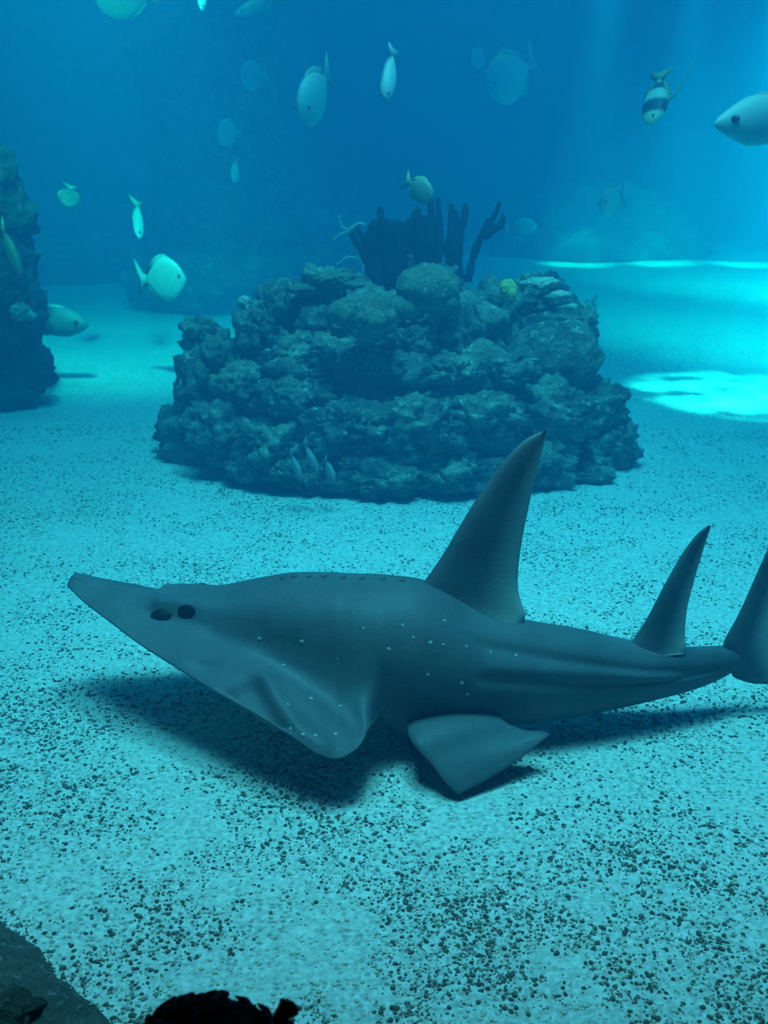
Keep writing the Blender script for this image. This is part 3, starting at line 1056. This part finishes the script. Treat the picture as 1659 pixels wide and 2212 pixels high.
make_fish('reef_fish', 'thin fish hanging nose down left of the hazy tower', (301, 516, 7.4), (296, 428, 7.7), 0.20, 0.14, SILVER, FIN_Y, G, up=(-0.5, -0.8, 0))
make_fish('disc_fish', 'round pale disc-shaped fish left of the reef rock', (402, 602, 6.6), (296, 606, 6.7), 0.78, 0.18, SILVER, FIN, G, fat=0.48, tail_size=1.1)
make_fish('reef_fish', 'dark fish with yellow belly just above the corals', (934, 428, 4.7), (874, 388, 4.8), 0.60, 0.22, YELLOW_EDGE, FIN_Y, G)
make_fish('reef_fish', 'small pale fish above the far mound', (1296, 446, 6.6), (1350, 420, 6.8), 0.62, 0.22, SILVER, FIN, G)
make_fish('reef_fish', 'faint fish low beside the antler coral', (1160, 488, 9.4), (1086, 496, 9.5), 0.46, 0.22, SILVER, FIN, G)
make_fish('reef_fish', 'yellow-edged fish cut off by the top edge at left', (205, 2, 7.6), (345, -12, 7.75), 0.62, 0.20, YELLOW_EDGE, FIN_Y, G)
make_fish('reef_fish', 'slim pale fish poking down from the top edge', (436, 24, 6.8), (438, -60, 6.9), 0.26, 0.2, SILVER, FIN, G, up=(-0.6, -0.8, 0))
make_fish('reef_fish', 'slim faint fish slanting at the top edge left of centre', (508, 32, 7.5), (620, -14, 7.7), 0.22, 0.18, GREY, FIN, G)
make_fish('reef_fish', 'long grey fish passing the left reef pillar low over sand', (192, 702, 6.55), (12, 682, 6.75), 0.30, 0.22, GREY, FIN, G, tail_size=0.8, snout=0.2)
make_fish('yellow_fish', 'slender yellow fish against the dark left pillar', (46, 604, 5.6), (0, 480, 5.8), 0.26, 0.18, YELLOW, FIN_Y, G)
make_fish('reef_fish', 'thin pale fish just right of the reef rock crest', (1226, 664, 6.4), (1292, 650, 6.6), 0.16, 0.12, SILVER, FIN, G, eye=False)
G2 = 'slim fish at the foot of the reef rock'
make_fish('slim_fish', 'slim pale fish at the reef rock foot, leftmost of three', (652, 1040, 4.02), (626, 972, 4.10), 0.30, 0.2, GREY, FIN_G, G2, up=(0.5, -0.7, 0.3))
make_fish('slim_fish', 'slim pale fish at the reef rock foot, middle of three', (687, 1026, 4.02), (655, 950, 4.10), 0.30, 0.2, GREY, FIN_G, G2, up=(0.5, -0.7, 0.3))
make_fish('slim_fish', 'slim pale fish at the reef rock foot, rightmost of three', (722, 1044, 4.02), (700, 988, 4.10), 0.42, 0.22, GREY, FIN_G, G2, up=(0.5, -0.7, 0.3))

# ------------------------------------------------------------------ gravel on the sand
GRAVEL = mat_simple('dark gravel', (0.115, 0.12, 0.105), 0.8, 0.2, 0.85, 45)
GRIT = mat_simple('grey grit', (0.26, 0.27, 0.25), 0.8, 0.2, 0.4, 60)
SHELL = mat_simple('pale shell grit', (0.62, 0.60, 0.50), 0.8, 0.2, 0.2, 60)


def grit(name, label, mat, count, seed, rmin, rmax, ymax, dark):
    rng = np.random.default_rng(seed)
    V, F = ico(1)
    V = np.array([tuple(v) for v in V], dtype=np.float32)
    F = np.array(F, dtype=np.int32)
    pos = []
    while len(pos) < count:
        # evenly thinning with distance from the window
        y = WIN_Y + 0.1 + (ymax - WIN_Y) * rng.random() ** 1.7
        x = (rng.random() * 2 - 1) * (0.55 + 0.42 * y)
        p = Vector((x, y, 0))
        d = noise.noise(p * 3.1 + Vector((5, 1, 0))) * 0.6 + noise.noise(p * 9.0) * 0.5
        if dark and rng.random() > 0.34 + 1.1 * d: continue
        pos.append((x, y, floor_z(x, y)))
    pos = np.array(pos, dtype=np.float32)
    n = len(pos)
    r = (rmin + (rmax - rmin) * rng.random(n) ** 2.2).astype(np.float32)
    sc = np.stack([r * rng.uniform(0.8, 1.5, n), r * rng.uniform(0.8, 1.3, n), r * rng.uniform(0.5, 0.9, n)], 1)
    th = rng.uniform(0, 2 * np.pi, n)
    L = V[None] * sc[:, None, :] * rng.uniform(0.8, 1.2, (n, len(V), 1))
    c, s = np.cos(th)[:, None], np.sin(th)[:, None]
    X = L[..., 0] * c - L[..., 1] * s + pos[:, None, 0]
    Y = L[..., 0] * s + L[..., 1] * c + pos[:, None, 1]
    Z = L[..., 2] + pos[:, None, 2] + (r * 0.25)[:, None]
    co = np.stack([X, Y, Z], 2).reshape(-1, 3).astype(np.float32)
    fa = (F[None] + (np.arange(n) * len(V))[:, None, None]).reshape(-1, 3).astype(np.int32)
    me = bpy.data.meshes.new(name)
    me.vertices.add(len(co)); me.vertices.foreach_set('co', co.ravel())
    me.loops.add(fa.size); me.loops.foreach_set('vertex_index', fa.ravel())
    me.polygons.add(len(fa))
    me.polygons.foreach_set('loop_start', np.arange(0, fa.size, 3, dtype=np.int32))
    me.polygons.foreach_set('loop_total', np.full(len(fa), 3, dtype=np.int32))
    me.update(); me.validate()
    me.materials.append(mat)
    o = bpy.data.objects.new(name, me)
    COL.objects.link(o)
    tag(o, label, 'gravel', kind='stuff')


grit('dark_gravel', 'dark gravel grains strewn over the pale sand', GRAVEL, 36000, 1, 0.0015, 0.0048, 5.4, True)
grit('grey_grit', 'grey grit mixed into the sand', GRIT, 17000, 3, 0.0015, 0.0040, 4.4, True)
grit('shell_grit', 'pale shell grit strewn over the sand', SHELL, 14000, 2, 0.0018, 0.0045, 4.6, False)

# ------------------------------------------------------------------ dark flat rock at the lower left, half buried in the sand
SLAB = mat_rock('slab rock', (0.10, 0.11, 0.11), (0.16, 0.17, 0.16), 9.0)


def build_slab():
    rim = [(-260, 1900), (-60, 1950), (20, 1984), (70, 2014), (105, 2032), (130, 2066), (152, 2100), (190, 2130), (235, 2165), (280, 2205), (320, 2260), (330, 2330)]
    root = empty('rock_slab', ground(60, 2150))
    tag(root, 'dark flat rock slab half buried at the lower left corner', 'rock')
    P = [ground(x, y) for x, y in rim]
    inner = Vector((-1.1, 1.28, 0))
    nu, nv = 60, 26
    vs, fs = [], []
    for i in range(nu):
        t = i / (nu - 1)
        x = lerp_table([(k / (len(P) - 1), p.x) for k, p in enumerate(P)], t)
        y = lerp_table([(k / (len(P) - 1), p.y) for k, p in enumerate(P)], t)
        y = max(y, WIN_Y + 0.075)
        e = Vector((x, y, 0)) + Vector((noise.noise(Vector((t * 14, 0, 0))), noise.noise(Vector((t * 14, 9, 0))), 0)) * 0.008
        e.y = max(e.y, WIN_Y + 0.072)
        for j in range(nv):
            s_ = j / (nv - 1)
            q = e.lerp(inner, s_)
            h = -0.012 + 0.034 * min(1, s_ * 9) + 0.020 * noise.fractal(q * 11, 0.6, 2.1, 4) * min(1, s_ * 6) + 0.02 * s_
            vs.append(Vector((q.x, q.y, floor_z(q.x, q.y) + h)))
    for i in range(nu - 1):
        for j in range(nv - 1):
            a = i * nv + j
            fs.append((a, a + nv, a + nv + 1, a + 1))
    m_ = len(vs)
    vs += [Vector((v.x, v.y, -0.05)) for v in vs]
    for i in range(nu - 1):
        for j in range(nv - 1):
            a = m_ + i * nv + j
            fs.append((a, a + 1, a + nv + 1, a + nv))
        fs.append((i * nv, m_ + i * nv, m_ + (i + 1) * nv, (i + 1) * nv))
    for j in range(nv - 1):
        fs.append((j, j + 1, m_ + j + 1, m_ + j))
        a = (nu - 1) * nv + j
        fs.append((a, m_ + a, m_ + a + 1, a + 1))
    wobj('slab', vs, fs, SLAB, root)
    for k, (px, py, hw, hh) in enumerate([(5, 2185, 70, 34)]):
        p = ground(px, py, 0.03)
        f = p.y * 1.35 / F_PX
        blob('boulder', p, (hw * f, hw * f * 0.8, hh * f), 500 + k, ROCK_DARK, root, sub=4, amp=0.3)


build_slab()

# ------------------------------------------------------------------ a small visitor standing at the window, only the curly hair reaches into view
HAIR = mat_simple('black curly hair', (0.004, 0.004, 0.004), 0.8, 0.1)
SKIN_P = mat_simple('skin', (0.36, 0.22, 0.16), 0.6, 0.3)
CLOTH = mat_simple('dark clothes', (0.012, 0.014, 0.02), 0.9, 0.1)


def build_visitor():
    hc = at(448, 2278, 0.86)
    hc.z -= 0.040
    base = Vector((hc.x, hc.y - 0.02, GF))
    root = empty('person', base)
    tag(root, 'black curly hair of a person looking in at the bottom edge', 'person')
    H = hc.z - GF
    bx = hc.x
    by = hc.y - 0.02
    J = {'pel': (0, 0, 0.36), 'chest': (0, 0, 0.58), 'neck': (0, 0, 0.70), 'nape': (0, 0.01, 0.76), 'head': (0, 0.02, 0.84), 'crown': (0, 0.02, 0.90)}
    sc = H / 0.87
    nodes, edges, rad = [], [], []
    def add(p, r, parent=None):
        nodes.append(Vector((bx, by, GF)) + Vector(p) * sc)
        rad.append(r * sc)
        if parent is not None: edges.append((parent, len(nodes) - 1))
        return len(nodes) - 1
    pel = add((0, 0, 0.36), 0.085)
    ch = add((0, 0.0, 0.56), 0.085, pel)
    nk = add((0, 0.0, 0.68), 0.036, ch)
    hd = add((0, 0.015, 0.79), 0.078, nk)
    cr = add((0, 0.02, 0.88), 0.070, hd)
    for s in (-1, 1):
        sh = add((0.085 * s, 0, 0.63), 0.034, ch)
        el = add((0.125 * s, 0.02, 0.50), 0.026, sh)
        wr = add((0.12 * s, 0.08, 0.40), 0.019, el)
        pm = add((0.118 * s, 0.11, 0.365), 0.020, wr)
        for f, dx in enumerate((-0.016, -0.005, 0.006, 0.016)):
            a = add((0.118 * s + dx, 0.125, 0.340), 0.007, pm)
            add((0.118 * s + dx, 0.128, 0.318 - 0.004 * (f in (1, 2))), 0.006, a)
        add((0.098 * s, 0.125, 0.352), 0.007, pm)
        hp = add((0.048 * s, 0, 0.32), 0.056, pel)
        kn = add((0.052 * s, 0.01, 0.18), 0.040, hp)
        an = add((0.052 * s, 0, 0.045), 0.027, kn)
        add((0.054 * s, 0.065, 0.020), 0.024, an)
    me = bpy.data.meshes.new('body')
    me.from_pydata([tuple(n_ - base) for n_ in nodes], edges, [])
    o = bpy.data.objects.new('body', me)
    COL.objects.link(o)
    o.parent = root
    md = o.modifiers.new('skin', 'SKIN')
    for i, sv in enumerate(me.skin_vertices[0].data):
        sv.radius = (rad[i], rad[i])
        sv.use_root = (i == 0)
    ss = o.modifiers.new('sub', 'SUBSURF')
    ss.levels = ss.render_levels = 2
    me.materials.append(CLOTH)
    # hair: a cap of curls
    bm = bmesh.new()
    rnd = random.Random(5)
    top = Vector((bx, by + 0.02 * sc, GF + 0.86 * sc))
    V, F = ico(4)
    vs = []
    for v in V:
        q = v * 4.2
        d = 0.10 * noise.noise(q) + 0.07 * noise.noise(q * 2.1) + 0.05 * abs(noise.noise(q * 4.5))
        vs.append(top + Vector((v.x * 0.106, v.y * 0.10, v.z * 0.088)) * (1.0 + d) * sc)
    hair = wobj('hair', vs, F, HAIR, root)
    for i in range(70):
        a, e = rnd.uniform(0, 2 * math.pi), rnd.uniform(-0.2, 1.35)
        dirv = Vector((math.cos(a) * math.cos(e), math.sin(a) * math.cos(e), math.sin(e)))
        p0 = top + Vector((dirv.x * 0.102, dirv.y * 0.096, dirv.z * 0.084)) * sc
        t1 = dirv.orthogonal().normalized()
        t2 = dirv.cross(t1)
        R = rnd.uniform(0.008, 0.016) * sc
        pts = [p0 + dirv * (0.004 + 0.010 * k / 9) * sc + (t1 * math.cos(k * 0.8) + t2 * math.sin(k * 0.8)) * R for k in range(10)]
        v_, f_ = tube(pts, [0.0045 * sc] * 9 + [0.001 * sc], 6)
        off = len(bm.verts)
        bv = [bm.verts.new(q - root.location) for q in v_]
        for f in f_:
            try: bm.faces.new([bv[k] for k in f])
            except ValueError: pass
    for k in (0, 1):   # a loose curl standing off on the right
        pts = []
        s0 = at(616 + 8 * k, 2240, 0.86)
        for q in range(12):
            pts.append(s0 + Vector((0.006 * math.sin(q * 0.9 + k), 0.006 * math.cos(q * 0.9 + k), 0.0042 * q)))
        v_, f_ = tube(pts, [0.006] * 11 + [0.002], 6)
        bv = [bm.verts.new(q - root.location) for q in v_]
        for f in f_: bm.faces.new([bv[i] for i in f])
    obj_bm('curls', bm, HAIR, root)
    V, F = ico(2)
    for s in (-1, 1):
        c = Vector((bx + 0.03 * s * sc, by + 0.092 * sc, GF + 0.80 * sc))
        wobj('eye', [c + v * 0.009 * sc for v in V], F, EYE, root)


build_visitor()
